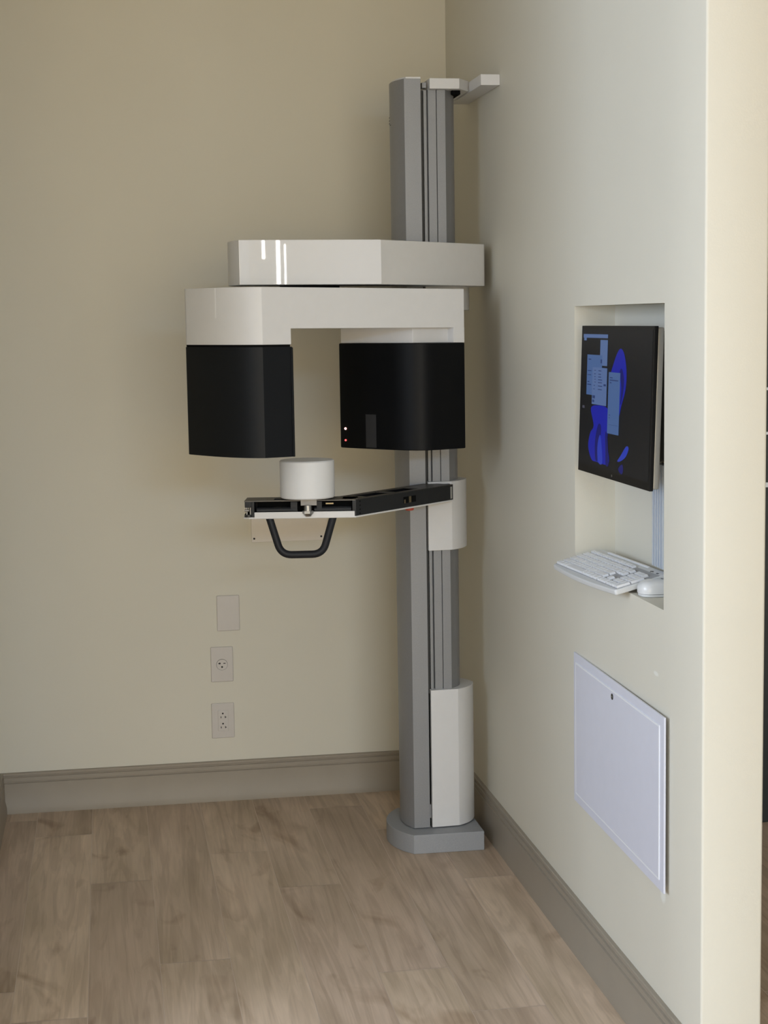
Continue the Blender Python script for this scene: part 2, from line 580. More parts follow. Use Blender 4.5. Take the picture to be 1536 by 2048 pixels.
# bracket to the right wall
br = finish(prism([(-.175, -.628), (-.091, -.626), (-.054, -.572), (-.054, -.375), (-.175, -.375)], 2.152, 2.1805), 'top_bracket', WHITE, mach, bevel=.0012)
finish(box((-.0535, -.728, 2.1485), (-.0005, -.320, 2.1775)), 'wall_bar', WHITE, mach, bevel=.0012)
finish(box((-.106, -.595, 2.141), (-.082, -.50, 2.1525)), 'bracket_socket', VOID, mach)


# upper arm
def zb(x, y): return 1.6146 + (x + .74) * -.0050
def ztop(x, y): return 1.7268


tipL = [(-.741, -1.000)]
lend = []
for i in range(1, 12):
    t = i / 12
    lend.append((-.741 - .026 * math.sin(math.pi * t) + .03 * t * t, -1.000 + .27 * t))
corner = arc(-.052, -.628, .026, -47, 0, 8)
arm_pts = [(-.741, -1.000), (-.373, -.962)] + corner + [(-.026, -.455), (-.30, -.455), (-.45, -.66), (-.66, -.73)] + lend[::-1]
finish(prism(arm_pts, zb, ztop), 'upper_arm', WHITE, mach, bevel=.002, bang=8)
a, b = Vector((-.742, -1.0005)), Vector((-.3735, -.9625))
nrm = Vector((b - a).yx); nrm = Vector((nrm.x, -nrm.y)).normalized()
nrm = Vector((.1026, -.9947))
fa = [tuple(a), tuple(b), tuple(b + nrm * .004), tuple(a + nrm * .004)]
finish(prism(fa, lambda x, y: zb(x, y) + .0005, lambda x, y: 1.7268), 'front_fascia', GLOSS, mach, bevel=.0012)
finish(cyl((-.548, -.87, 1.604), (-.548, -.87, 1.6165), .078, seg=48), 'rotation_bearing', VOID, mach)

# rotating gantry, in its own frame: u along its front, n towards the room
TH = math.radians(24.94)
GU, GN = Vector((math.cos(TH), math.sin(TH))), Vector((math.sin(TH), -math.cos(TH)))


def uv(u, n): return tuple(GU * u + GN * n)
def tilt(x, y): return -.0112 * ((Vector((x, y)).dot(GU)) + 1.0985)


def gz(z): return lambda x, y: z + tilt(x, y)


NF, NB = .711, .470
UL, UE = -1.099, -.4755


def left_end(du=0.0, k=14):
    """outer curved end, from the front crease round to the back"""
    out = []
    for P in ((Vector((UL, NF)), Vector((-1.170, .672)), Vector((-1.1850, .478))), (Vector((-1.1850, .478)), Vector((-1.184, .452)), Vector((-1.150, .450)))):
        for i in range(k + 1):
            t = i / k
            q = P[0] * (1 - t) ** 2 + P[1] * 2 * t * (1 - t) + P[2] * t ** 2
            out.append((q.x - (du if t > 0 else 0), q.y))
    return out


le = left_end()
nbk = le[-1][1]
front = [uv(u, n) for u, n in le]
bm = bmesh.new()
back_r = [uv(-.58, NB), uv(UE - .02, NB), uv(UE, NF)]
pb, pf = uv(-1.0165, nbk), uv(-1.0165, NF)


def sv(p, z):
    return bm.verts.new((p[0], p[1], z + tilt(*p)))


ZA, ZB, ZC = 1.4655, 1.5050, 1.6075
fo = [(sv(p, ZA), sv(p, ZC)) for p in front]
pbv = (sv(pb, ZA), sv(pb, ZB), sv(pb, ZC)); pfv = (sv(pf, ZA), sv(pf, ZB))
ro_ = [(sv(p, ZB), sv(p, ZC)) for p in back_r]
for p, q in zip(fo, fo[1:]):
    bm.faces.new((p[0], q[0], q[1], p[1]))
bm.faces.new((fo[-1][0], pbv[0], pbv[1], pbv[2], fo[-1][1]))
bm.faces.new([p[0] for p in fo] + [pbv[0], pfv[0]])                       # underside of the left leg
bm.faces.new((pbv[0], pfv[0], pfv[1], pbv[1]))                            # inner face of the left leg
bm.faces.new((pbv[1], ro_[0][0], ro_[0][1], pbv[2]))
bm.faces.new((ro_[0][0], ro_[1][0], ro_[1][1], ro_[0][1]))
bm.faces.new((ro_[1][0], ro_[2][0], ro_[2][1], ro_[1][1]))
bm.faces.new((ro_[2][0], pfv[1], pfv[0], fo[0][0], fo[0][1], ro_[2][1]))   # the flat front with its cut-out
bm.faces.new((pbv[1], ro_[0][0], ro_[1][0], ro_[2][0], pfv[1]))
bm.faces.new([p[1] for p in fo] + [pbv[2]] + [p[1] for p in ro_])
gantry = finish(bm, 'gantry_shell', WHITE, mach, bevel=.0015, bang=24)
sub(gantry, mach)
ce = left_end(.0005, 60)
finish(prism([uv(*ce[38]), uv(*ce[39]), uv(ce[39][0] + .002, ce[39][1]), uv(ce[38][0] + .002, ce[38][1])], gz(1.532), gz(1.6065)), 'shell_seam', SEAMW, gantry)
# right leg: recessed block and the front strip beside the cut-out
rl = [(-.716, .474), (-.626, .684), (UE + .001, .684), (UE - .019, .474)]
finish(prism([uv(*p) for p in rl], gz(1.4655), gz(1.5060)), 'gantry_right_leg', WHITE, mach, bevel=.001)
finish(prism([uv(-.5117, .683), uv(-.5117, NF), uv(UE, NF), uv(UE, .683)], gz(1.4655), gz(1.5060)), 'gantry_leg_strip', WHITE, mach, bevel=.0008)

# black boxes
lbx = left_end(.0012)
lb = [uv(u, n) for u, n in lbx] + [uv(-1.0150, nbk), uv(-1.0150, NF + .001)]
lbox = finish(prism(lb, gz(1.1850), gz(1.4600)), 'source_box', BLACK, mach, bevel=.002, bang=24)
sub(lbox, mach)
li = [uv(u, n - .002) for u, n in left_end(-.002)] + [uv(-1.0190, nbk), uv(-1.0190, NF - .002)]
finish(prism(li, gz(1.459), gz(1.4656)), 'source_box_lip', VOID, lbox)
lf = [uv(-1.0195, NF - .04), uv(-1.0195, NF + .0035), uv(-1.0135, NF + .0035), uv(-1.0135, NF - .04)]
finish(prism(lf, gz(1.1848), gz(1.4585)), 'source_edge_trim', BLACK, lbox, bevel=.0015)


def right_outline(grow=0.0):
    fr = [(-.721 - grow, .470), (-.7155 - grow, .500)]
    # large rounded corner near the crease
    p0, p1, p2 = Vector((-.668 - grow, .640 + grow)), Vector((-.636 - grow, .722 + grow)), Vector((-.578, .718 + grow))
    for i in range(11):
        t = i / 10
        q = p0 * (1 - t) ** 2 + p1 * 2 * t * (1 - t) + p2 * t ** 2
        fr.append((q.x, q.y))
    fr += [(UE + .001 + grow, NF + grow), (UE - .019 + grow, .470)]
    return fr


rbx = [uv(*p) for p in right_outline()]
rbox = finish(prism(rbx, gz(1.1815), gz(1.4650)), 'sensor_box', BLACKGLASS, mach, bevel=.003, bang=20)
sub(rbox, mach)
# status lights and a dark grey rectangle on the inner face
fdir = (Vector((-.668, .640)) - Vector((-.7155, .500))).normalized()
fnor = Vector((-fdir.y, fdir.x))


def inner(t, out=0.0):
    p = Vector((-.7155, .500)) + fdir * t + fnor * out
    return uv(p.x, p.y)


for nm, t, z, mt, r in (('status_light', -.008, 1.2300, LEDW, .0030), ('status_light', -.008, 1.1985, LEDR, .0026)):
    q0, q1 = inner(t, -.001), inner(t, .0012)
    finish(cyl((*q0, z), (*q1, z), r, seg=16), nm, mt, rbox)
w0, w1 = inner(.062, .0), inner(.097, .0)
w0b, w1b = inner(.062, .0006), inner(.097, .0006)
finish(prism([w0, w1, w1b, w0b], 1.181, 1.270), 'dark_grey_piece', DARKGREY, rbox)  # dark grey rectangle set on the inner face

# lower support arm: bent bar from the carriage to the tip, covers removed
ZT0, ZT1 = 1.012, 1.0595
A0, A1, A2 = Vector((-.128, -.662)), Vector((-.452, -.972)), Vector((-.7375, -.921))
d1 = (A1 - A0).normalized(); d2 = (A2 - A1).normalized()
n1 = Vector((d1.y, -d1.x)); n2 = Vector((d2.y, -d2.x))
if n1.y < 0: n1 = -n1
if n2.y < 0: n2 = -n2
DEP = .088


def isect(p, d, q, e):
    k = ((q - p).x * e.y - (q - p).y * e.x) / (d.x * e.y - d.y * e.x)
    return p + d * k


def plan_strip(o0, o1):
    """bent strip between offsets o0 and o1 behind the front line"""
    f = [A0 + n1 * o0, isect(A0 + n1 * o0, d1, A1 + n2 * o0, d2), A2 + n2 * o0]
    b = [A0 + n1 * o1, isect(A0 + n1 * o1, d1, A1 + n2 * o1, d2), A2 + n2 * o1]
    return [tuple(p) for p in f + b[::-1]]


def seg_box(org, d, n, s0, s1, o0, o1, z0, z1):
    pts = [org + d * s0 + n * o0, org + d * s1 + n * o0, org + d * s1 + n * o1, org + d * s0 + n * o1]
    return prism([tuple(p) for p in pts], z0, z1)


L1, L2 = (A1 - A0).length, (A2 - A1).length
tray_pts = [(-.126, -.618), tuple(A0)] + [tuple(A1)] + [tuple(A2 - d2 * .012), tuple(A2 + d2 * .004 + n2 * .010), tuple(A2 + n2 * (DEP - .01)), tuple(A2 - d2 * .012 + n2 * DEP)]
bk = isect(A0 + n1 * DEP, d1, A1 + n2 * DEP, d2)
tray_pts += [tuple(bk), tuple(A0 + n1 * DEP + d1 * .0), (-.193, -.618)]
tray = finish(prism(tray_pts, ZT0, ZT0 + .0045), 'support_tray', WHITE, mach, bevel=.0012)
finish(seg_box(A1, d2, n2, .003, L2 - .026, -.001, .004, ZT0 + .001, ZT0 + .0175), 'tray_lip', WHITE, mach, bevel=.0008)
# chassis: side panel of the diagonal, back panel, end blocks
sp = finish(seg_box(A0, d1, n1, .0, L1 - .001, .0015, .006, ZT0 + .0045, ZT1), 'side_panel', CHASSIS, mach, bevel=.0008)
sub(sp, mach)
finish(seg_box(A0, d1, n1, .0, L1 - .02, DEP - .006, DEP - .002, ZT0 + .0045, ZT1), 'back_panel', CHASSIS, mach, bevel=.0008)
finish(seg_box(A1, d2, n2, -.02, L2 - .004, DEP - .006, DEP - .002, ZT0 + .0045, ZT1), 'back_panel', CHASSIS, mach, bevel=.0008)
finish(seg_box(A0, d1, n1, .180, .236, .0004, .003, 1.0285, 1.0455), 'panel_slot', VOID, sp)
finish(seg_box(A0, d1, n1, .203, .213, -.0006, .003, 1.0285, 1.0455), 'latch', BRASS, sp)
finish(seg_box(A0, d1, n1, .229, .235, -.0006, .003, 1.0285, 1.0385), 'latch', BRASS, sp)
for k in range(4):
    z = 1.0215 + k * .0105
    p = A0 + d1 * (L1 - .020)
    q = p - n1 * .0
    finish(cyl((*(p + n1 * .003), z), (*(p + n1 * .0012), z), .0022, seg=12), 'screw_hole', VOID, sp)
finish(seg_box(A0, d1, n1, .006, .013, .0006, .002, ZT0 + .008, ZT1 - .006), 'light_strip', SILVER, sp)
finish(box((-.190, -.66, ZT0 + .0045), (-.130, -.619, ZT1 - .002)), 'arm_root', CHASSIS, mach, bevel=.001)
# top deck: rails and cross plates with dark openings between
bm = prism(plan_strip(.0015, .020), ZT1 - .0025, ZT1)
add_prism(bm, plan_strip(DEP - .016, DEP - .001), ZT1 - .0025, ZT1)
deck = bm
for org, d, nn, s0, s1 in ((A0, d1, n1, .0, .135), (A0, d1, n1, .245, .262), (A0, d1, n1, .375, L1 + .004), (A1, d2, n2, -.004, .035),
                           (A1, d2, n2, L2 - .075, L2), (A1, d2, n2, .10, .15)):
    pts = [org + d * s0 + nn * .018, org + d * s1 + nn * .018, org + d * s1 + nn * (DEP - .012), org + d * s0 + nn * (DEP - .012)]
    add_prism(deck, [tuple(p) for p in pts], ZT1 - .0028, ZT1 - .0002)
finish(deck, 'top_deck', DECK, mach)
finish(prism(plan_strip(.012, DEP - .008), ZT0 + .0045, ZT0 + .012), 'chassis_floor', VOID, mach)
# interior of the tip: guide rollers, posts, end block
for s0, s1 in ((.012, .108), (.152, .258)):
    p, q = A1 + d2 * s0 + n2 * .011, A1 + d2 * s1 + n2 * .011
    finish(cyl((*p, ZT0 + .0215), (*q, ZT0 + .0215), .0085, seg=20), 'guide_roller', CHASSIS, mach)
finish(seg_box(A1, d2, n2, .010, .258, .030, .036, ZT0 + .0045, ZT1 - .003), 'inner_wall', VOID, mach)
finish(seg_box(A1, d2, n2, .152, .170, .003, .03, ZT0 + .0175, ZT1 - .004), 'guide_post', CHASSIS, mach, bevel=.001)
finish(seg_box(A1, d2, n2, .088, .102, .003, .03, ZT0 + .0175, ZT1 - .004), 'guide_post', CHASSIS, mach, bevel=.001)
finish(seg_box(A1, d2, n2, -.001, .009, .0015, .03, ZT0 + .0045, ZT1 - .002), 'guide_post', CHASSIS, mach, bevel=.001)
finish(seg_box(A1, d2, n2, .058, .078, .004, .007, ZT0 + .036, ZT0 + .0395), 'guide_tab', BRASS, mach)
finish(seg_box(A1, d2, n2, L2 - .026, L2 - .018, -.0005, .05, ZT0 + .0045, ZT1 - .002), 'end_block', CHASSIS, mach, bevel=.001)
finish(seg_box(A1, d2, n2, L2 - .022, L2 - .001, .001, DEP - .004, ZT0 + .030, ZT1 - .002), 'end_block', CHASSIS, mach, bevel=.0015)
for s, o, r, z0, z1 in ((L2 - .006, .006, .0022, .0045, .030), (L2 - .015, .012, .003, .0045, .030), (L2 - .004, .03, .003, .0045, .030)):
    p = A1 + d2 * s + n2 * o
    finish(cyl((*p, ZT0 + z0), (*p, ZT0 + z1), r, seg=14), 'adjusting_screw', STEEL, mach)
p = A1 + d2 * (L2 - .008) + n2 * .004
finish(cyl((*(p - d2 * .004), ZT0 + .022), (*(p + d2 * .008), ZT0 + .022), .0028, seg=14), 'adjusting_screw', STEEL, mach)
p = A1 + d2 * (L2 - .010) + n2 * .010
finish(cyl((*p, ZT0 + .0045), (*p, ZT0 + .011), .011, seg=24), 'end_foot', DARKGREY, mach)
# bite holder socket under the phantom
pc = Vector((-.5725, -.9565))
s = (pc - A1).dot(d2)
sk = finish(seg_box(A1, d2, n2, s - .0205, s + .0215, -.006, .026, ZT0 + .034, ZT1 + .0055), 'phantom_socket', SOCKET, mach, bevel=.001)
sub(sk, mach)
q = A1 + d2 * (s + .003) - n2 * .006
finish(cyl((*q, ZT0 + .018), (*q, ZT0 + .035), .0105, seg=24), 'socket_shaft', STEEL, sk)
bm = cyl((*q, ZT0 + .014), (*q, ZT0 + .021), .0145, .0145, seg=6)
add_cyl(bm, (*q, ZT0 + .006), (*q, ZT0 + .014), .0075, .0135, seg=6)
finish(bm, 'socket_nut', STEEL, sk, smooth=20)
# grab handle under the tip
hp = [(-.6735, -.922, ZT0 + .004), (-.6445, -.928, .9155), (-.5365, -.940, .9155), (-.5075, -.946, ZT0 + .004)]
finish(tube(fillet(hp, .028), .0098, 18), 'grab_handle', RUBBER, mach)
finish(cyl((-.275, -.775, ZT0 - .0085), (-.275, -.775, ZT0 + .001), .0115, .0125, seg=24), 'stop_button', RED, mach, bevel=.002)

# ------------------------------------------------------------------ calibration phantom standing on the arm
bm = bmesh.new()
R0, Z0, Z1 = .0712, ZT1 + .0060, 1.1635
prof = [(0, Z0), (R0 - .003, Z0), (R0, Z0 + .003), (R0, Z1 - .003), (R0 - .003, Z1), (0, Z1)]
N = 72
rings = []
for r, z in prof:
    if r == 0:
        rings.append([bm.verts.new((pc.x, pc.y + .026, z))])
    else:
        rings.append([bm.verts.new((pc.x + r * math.cos(2 * math.pi * i / N), pc.y + .026 + r * math.sin(2 * math.pi * i / N), z)) for i in range(N)])
for a, b in zip(rings, rings[1:]):
    for i in range(N):
        j = (i + 1) % N
        if len(a) == 1: bm.faces.new((a[0], b[j], b[i]))
        elif len(b) == 1: bm.faces.new((a[i], a[j], b[0]))
        else: bm.faces.new((a[i], a[j], b[j], b[i]))
ph = finish(bm, 'calibration_phantom', PHANTOM, loc=(pc.x, pc.y + .026, Z0))
ph['label'] = 'smooth white calibration cylinder standing on the black lower arm of the x-ray machine'
ph['category'] = 'cylinder'


# ------------------------------------------------------------------ wall plates on the back wall
def wall_plate(name, label, cat, x0, x1, z0, z1, mat=PLATE, t=.0055, group=None):
    c = ((x0 + x1) / 2, 0, z0)
    o = thing(name, label, cat, c, group)
    finish(box((x0, -t, z0), (x1, 0.0, z1)), 'plate', mat, o, bevel=.003, seg=3)
    return o


def disc(cx, cz, r, y0, y1, name, mt, parent, seg=20):
    return finish(cyl((cx, y0, cz), (cx, y1, cz), r, seg=seg), name, mt, parent)


bp = wall_plate('blank_wall_plate', 'blank white wall plate, topmost of the three small plates on the cream back wall', 'wall plate', -.7605, -.6884, .5493, .6630)
for z in (.5493 + .015, .663 - .015):
    disc(-.7245, z, .0032, -.0052, -.0062, 'screw', PLATE, bp)
ro = wall_plate('round_power_outlet', 'white wall plate with one round power receptacle, middle of the three', 'outlet', -.7840, -.7132, .3856, .4985)
cx, cz = -.7488, .4415
rf = disc(cx, cz, .0172, -.005, -.0075, 'receptacle', PLATE, ro, 32)
sub(rf, ro)
bm = bmesh.new()
for i in range(32):
    a0, a1 = 2 * math.pi * i / 32, 2 * math.pi * (i + 1) / 32
    q = [(cx + r * math.cos(a), cz + r * math.sin(a)) for a in (a0, a1) for r in (.0170, .0181)]
    bm.faces.new([bm.verts.new((x, -.0058, z)) for x, z in (q[0], q[1], q[3], q[2])])
finish(bm, 'receptacle_rim', SLOT, ro)
finish(box((cx - .0118, -.0080, cz + .0028), (cx - .0042, -.0074, cz + .0058)), 'slot', SLOT, rf)
finish(box((cx - .0082, -.0080, cz + .0015), (cx - .0056, -.0074, cz + .0075)), 'slot', SLOT, rf)
finish(box((cx + .0042, -.0080, cz + .0030), (cx + .0115, -.0074, cz + .0054)), 'slot', SLOT, rf)
finish(cyl((cx, -.0074, cz - .0072), (cx, -.0080, cz - .0072), .0030, seg=14), 'slot', SLOT, rf)
for z in (cz + .033, cz - .028):
    disc(cx, z, .0028, -.0052, -.0062, 'screw', PLATE, ro)
du = wall_plate('duplex_power_outlet', 'white wall plate with a double power outlet, lowest of the three on the back wall', 'outlet', -.7865, -.7140, .2030, .3165)
cx, cz = -.7496, .2600
df = finish(box((cx - .0165, -.0075, cz - .0335), (cx + .0165, -.005, cz + .0335)), 'receptacle', PLATE, du, bevel=.0012)
sub(df, du)
for s in (1, -1):
    z = cz + s * .0165 - .001
    finish(cyl((cx - .0010, -.0074, z + .0080), (cx - .0010, -.0081, z + .0080), .0028, seg=14), 'slot', SLOT, df)
    finish(box((cx - .0082, -.0081, z - .0070), (cx - .0058, -.0074, z - .0010)), 'slot', SLOT, df)
    finish(box((cx + .0052, -.0081, z - .0070), (cx + .0074, -.0074, z - .0005)), 'slot', SLOT, df)
    finish(box((cx + .0052, -.0081, z - .0052), (cx + .0100, -.0074, z - .0030)), 'slot', SLOT, df)
for s in (1, -1):
    disc(cx, cz + s * .0485, .0028, -.0052, -.0062, 'screw', PLATE, du)
wp = wall_plate('wide_cover_plate', 'wide blank plate screwed to the back wall behind the black grab handle', 'wall plate', -.6445, -.4020, .8285, .955, PLATEW, .003)
for x in (-.6360, -.4225):
    for z in (.8405, .943):
        disc(x, z, .0032, -.0025, -.0040, 'screw', SLOT, wp)

# ------------------------------------------------------------------ access panel on the right wall
P0, P1, PZ0, PZ1 = -1.4531, -2.1345, .3685, .7295
ap = thing('access_panel', 'white rectangular access panel low on the right wall below the monitor niche', 'panel', (0, (P0 + P1) / 2, PZ0))


def px_(y, o): return -.0025 - .0085 * (P0 - y) / (P0 - P1) - o


def panel_slab(y0, y1, z0, z1, back, front):
    bm = bmesh.new()
    v = [bm.verts.new((px_(y, o), y, z)) for o in (back, front) for y, z in ((y0, z0), (y1, z0), (y1, z1), (y0, z1))]
    for q in ((0, 1, 2, 3), (4, 7, 6, 5), (0, 4, 5, 1), (1, 5, 6, 2), (2, 6, 7, 3), (3, 7, 4, 0)):
        bm.faces.new([v[i] for i in q])
    return bm


finish(panel_slab(P0, P1, PZ0, PZ1, -.0024, .0018), 'frame', PANEL, ap, bevel=.0006)
bm = bmesh.new()      # returned metal flange that holds the frame on the wall
for a, b, c, d in ((P0 - .06, P1 + .05, PZ0 + .04, PZ1 - .04),):
    vs = add_box(bm, (-.0028, b, c), (0, a, d))
finish(bm, 'flange', VOID, ap)
dr = finish(panel_slab(P0 - .022, P1 + .030, PZ0 + .024, PZ1 - .024, 0, .0032), 'door', PANEL, ap, bevel=.0007)
sub(dr, ap)
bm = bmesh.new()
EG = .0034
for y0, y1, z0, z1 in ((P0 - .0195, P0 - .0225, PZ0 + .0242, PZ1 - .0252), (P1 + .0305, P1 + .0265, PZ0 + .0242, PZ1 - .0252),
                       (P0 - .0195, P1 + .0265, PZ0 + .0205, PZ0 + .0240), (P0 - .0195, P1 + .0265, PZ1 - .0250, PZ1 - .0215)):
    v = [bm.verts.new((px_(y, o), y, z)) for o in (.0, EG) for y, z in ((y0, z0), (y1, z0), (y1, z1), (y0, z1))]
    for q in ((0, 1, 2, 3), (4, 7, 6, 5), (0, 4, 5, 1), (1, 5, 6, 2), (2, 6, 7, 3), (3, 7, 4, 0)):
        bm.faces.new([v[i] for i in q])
finish(bm, 'door_edge_highlight', EDGELIGHT, dr)  # whiter bead added to imitate light caught along the door's edges
lk = (-1.780, .6935)
xx = px_(lk[0], .0032)
finish(cyl((xx + .001, *lk), (xx - .0012, *lk), .0068, seg=24), 'lock', DARKMETAL, dr)
bm = box((xx - .0015, lk[0] - .0050, lk[1] - .0008), (xx - .0010, lk[0] + .0050, lk[1] + .0010))
finish(bm, 'lock_slot', STEEL, dr)

# ------------------------------------------------------------------ monitor in the niche
MY0, MY1, MZ0, MZ1 = -2.0320, -1.5160, 1.1705, 1.5015
mo = thing('computer_monitor', 'black flat computer monitor with a dark blue lit screen mounted in the wall niche', 'monitor',
           (0.0, (MY0 + MY1) / 2, MZ0))
SL = math.tan(math.radians(1.9))


def mx(z, d): return -.0105 + (z - MZ0) * SL + d      # x of a plane d behind the monitor's face


def slab(y0, y1, z0, z1, da, db):
    bm = bmesh.new()
    v = [bm.verts.new((mx(z, d), y, z)) for d in (da, db) for y, z in ((y0, z0), (y1, z0), (y1, z1), (y0, z1))]
    for q in ((0, 1, 2, 3), (4, 7, 6, 5), (0, 4, 5, 1), (1, 5, 6, 2), (2, 6, 7, 3), (3, 7, 4, 0)):
        bm.faces.new([v[i] for i in q])
    return bm


finish(slab(MY0, MY1, MZ0, MZ1, 0, .0085), 'bezel', BEZEL, mo, bevel=.001)
finish(slab(MY0 + .003, MY1 - .003, MZ0 + .003, MZ1 - .003, .0085, .022), 'rear_shell', SILVER, mo, bevel=.003)
SY0, SY1, SZ0, SZ1 = MY0 + .008, MY1 - .006, MZ0 + .018, MZ1 - .008
scr = finish(slab(SY0, SY1, SZ0, SZ1, -.0004, .002), 'screen', SCREEN, mo)
sub(scr, mo)


def spt(a, b, lift):
    """a: 0..1 from the far (left) edge, b: 0..1 from the top"""
    y = SY1 + (SY0 - SY1) * a
    z = SZ1 + (SZ0 - SZ1) * b
    return (mx(z, -.0004 - lift), y, z)


def decal(name, polys, mt, lift):
    bm = bmesh.new()
    for poly in polys:
        bm.faces.new([bm.verts.new(spt(a, b, lift)) for a, b in poly])
    return finish(bm, name, mt, scr)


def rect(a0, b0, a1, b1): return [(a0, b0), (a1, b0), (a1, b1), (a0, b1)]


B1 = emitter('screen_blue', (0.006, 0.016, 0.62), 0.42)
B2 = emitter('screen_light_blue', (0.03, 0.07, 0.75), 0.45)
B3 = emitter('screen_deep_blue', (0.004, 0.008, 0.36), 0.28)
WN = emitter('screen_window', (0.10, 0.20, 0.47), 0.50)
WN2 = emitter('screen_window_pale', (0.14, 0.235, 0.50), 0.52)
WT = emitter('screen_text', (0.03, 0.06, 0.20), 0.6)


def blob(pts, n=5):
    out = []
    k = len(pts)
    for i in range(k):          # closed Catmull-Rom
        p0, p1, p2, p3 = [Vector(pts[(i + j - 1) % k]) for j in range(4)]
        for s in range(n):
            t = s / n
            out.append(tuple(0.5 * ((2 * p1) + (p2 - p0) * t + (2 * p0 - 5 * p1 + 4 * p2 - p3) * t * t + (3 * p1 - p0 - 3 * p2 + p3) * t ** 3)))
    return out


decal('wallpaper_shape', [blob([(.43, .38), (.50, .22), (.57, .135), (.63, .16), (.67, .27), (.67, .40), (.62, .52), (.58, .60), (.55, .40)])], B1, .0002)
decal('wallpaper_shape', [blob([(.58, .30), (.61, .27), (.645, .35), (.63, .46), (.60, .52), (.61, .40)])], B3, .0004)
decal('wallpaper_shape', [blob([(.17, .58), (.26, .55), (.42, .56), (.44, .66), (.43, .80), (.46, .95), (.28, .96), (.20, .95), (.145, .86), (.17, .76), (.22, .70)])], B1, .0002)
decal('wallpaper_shape', [blob([(.30, .68), (.335, .70), (.33, .80), (.30, .94), (.26, .94), (.25, .82), (.27, .73)])], B3, .0004)
decal('wallpaper_shape', [blob([(.30, .80), (.33, .76), (.36, .86), (.37, .96), (.31, .96), (.29, .88)])], B2, .0006)
decal('wallpaper_shape', [blob([(.40, .74), (.425, .74), (.45, .86), (.46, .96), (.42, .96), (.41, .86)])], B3, .0004)
decal('wallpaper_shape', [blob([(.585, .915), (.63, .87), (.70, .80), (.735, .81), (.70, .87), (.63, .91)])], B2, .0002)
decal('wallpaper_shape', [blob([(.60, .97), (.65, .93), (.67, .96), (.65, 1.0)])], B3, .0002)
decal('toolbar_window', [rect(.025, .035, .40, .062), rect(.035, .062, .075, .082), rect(.29, .075, .40, .26)], WN2, .0008)
decal('dialog_window', [rect(.095, .185, .325, .48)], WN, .0009)
decal('dialog_window', [rect(.185, .275, .405, .545)], WN2, .0011)
decal('dialog_window', [rect(.43, .30, .595, .735)], WN, .0011)
tx = []
for b in (.295, .32, .34, .36, .38, .405, .43):
    tx += [rect(.205 + .02 * random.random(), b, .225 + .04 * random.random(), b + .005), rect(.275, b, .31 + .03 * random.random(), b + .006)]
tx += [rect(.36, .39, .395, .405), rect(.195, .48, .235, .502), rect(.195, .512, .225, .53), rect(.12, .215, .16, .223), rect(.305, .215, .325, .243),
       rect(.11, .30, .17, .306), rect(.11, .33, .165, .336), rect(.11, .38, .14, .388), rect(.11, .40, .17, .408),
       rect(.45, .335, .49, .342), rect(.45, .352, .57, .360), rect(.45, .37, .475, .378), rect(.45, .60, .47, .606), rect(.45, .62, .465, .626), rect(.45, .67, .58, .672)]
for q in tx:
    decal('text_line', [q], WT, .0014)
decal('desktop_icon', [rect(.035, .565, .07, .585)], emitter('screen_icon', (.10, .10, .14), .5), .0004)
bm = bmesh.new()
add_cyl(bm, (mx(MZ0 + .009, 0), -1.778, MZ0 + .009), (mx(MZ0 + .009, -.0005), -1.778, MZ0 + .009), .0028, seg=16)
finish(bm, 'maker_badge', STEEL, mo)

# wall track that carries the monitor
mt_ = thing('monitor_track', 'fluted aluminium wall track rising behind the monitor in the niche', 'track', (ND, -1.78, NZ0))
bm = bmesh.new()
pts = [(ND, -1.788), (ND - .014, -1.788)]
for k in range(5):
    y = -1.788 - k * .016
    pts += [(ND - .022, y - .003), (ND - .022, y - .010), (ND - .010, y - .011), (ND - .010, y - .0155)]
pts += [(ND - .014, -1.868), (ND, -1.868)]
finish(prism(pts, NZ0 + .045, 1.206), 'track', ALU, mt_, bevel=.0008, seg=1)
finish(box((.050, -1.87, 1.215), (ND - .0005, -1.66, 1.49)), 'carriage', DARKMETAL, mt_, bevel=.002)
finish(box((.0310, -1.83, 1.27), (.0515, -1.70, 1.40)), 'mounting_plate', DARKMETAL, mt_, bevel=.002)

# ------------------------------------------------------------------ keyboard, tilted on the sill of the niche
KL, KD = .398, .132
kb = thing('keyboard', 'white full-size keyboard tilted over the sill of the wall niche', 'keyboard', (-.0520, -1.688, .9345), rot=None, local=True)
tl = math.radians(13.5)
kb.rotation_euler = (Matrix.Rotation(math.radians(-90 + 4.0), 4, 'Z') @ Matrix.Rotation(tl, 4, 'X')).to_euler()


def kprism(pts, z0, z1): return prism(pts, z0, z1)


body = [(-KL / 2 + .004, .004)] + [(-KL / 2 + .004 + (KL - .008) * i / 12, .004 - .009 * math.sin(math.pi * i / 12)) for i in range(1, 12)] + \
       [(KL / 2 - .004, .004), (KL / 2, .010), (KL / 2, KD - .010), (KL / 2 - .008, KD), (-KL / 2 + .008, KD), (-KL / 2, KD - .010), (-KL / 2, .010)]
finish(kprism(body, 0, .0125), 'body', KEYBODY, kb, bevel=.003, seg=3, bang=40)
finish(box((-KL / 2 + .004, .0105, .0115), (KL / 2 - .004, KD - .022, .0131)), 'key_shade_plate', KEYSHADE, kb)  # grey plate under the keys, painting in the shade of the gaps
U_W = .0174
PITCH = .0166
y0k = .0125
xL = -KL / 2 + .006


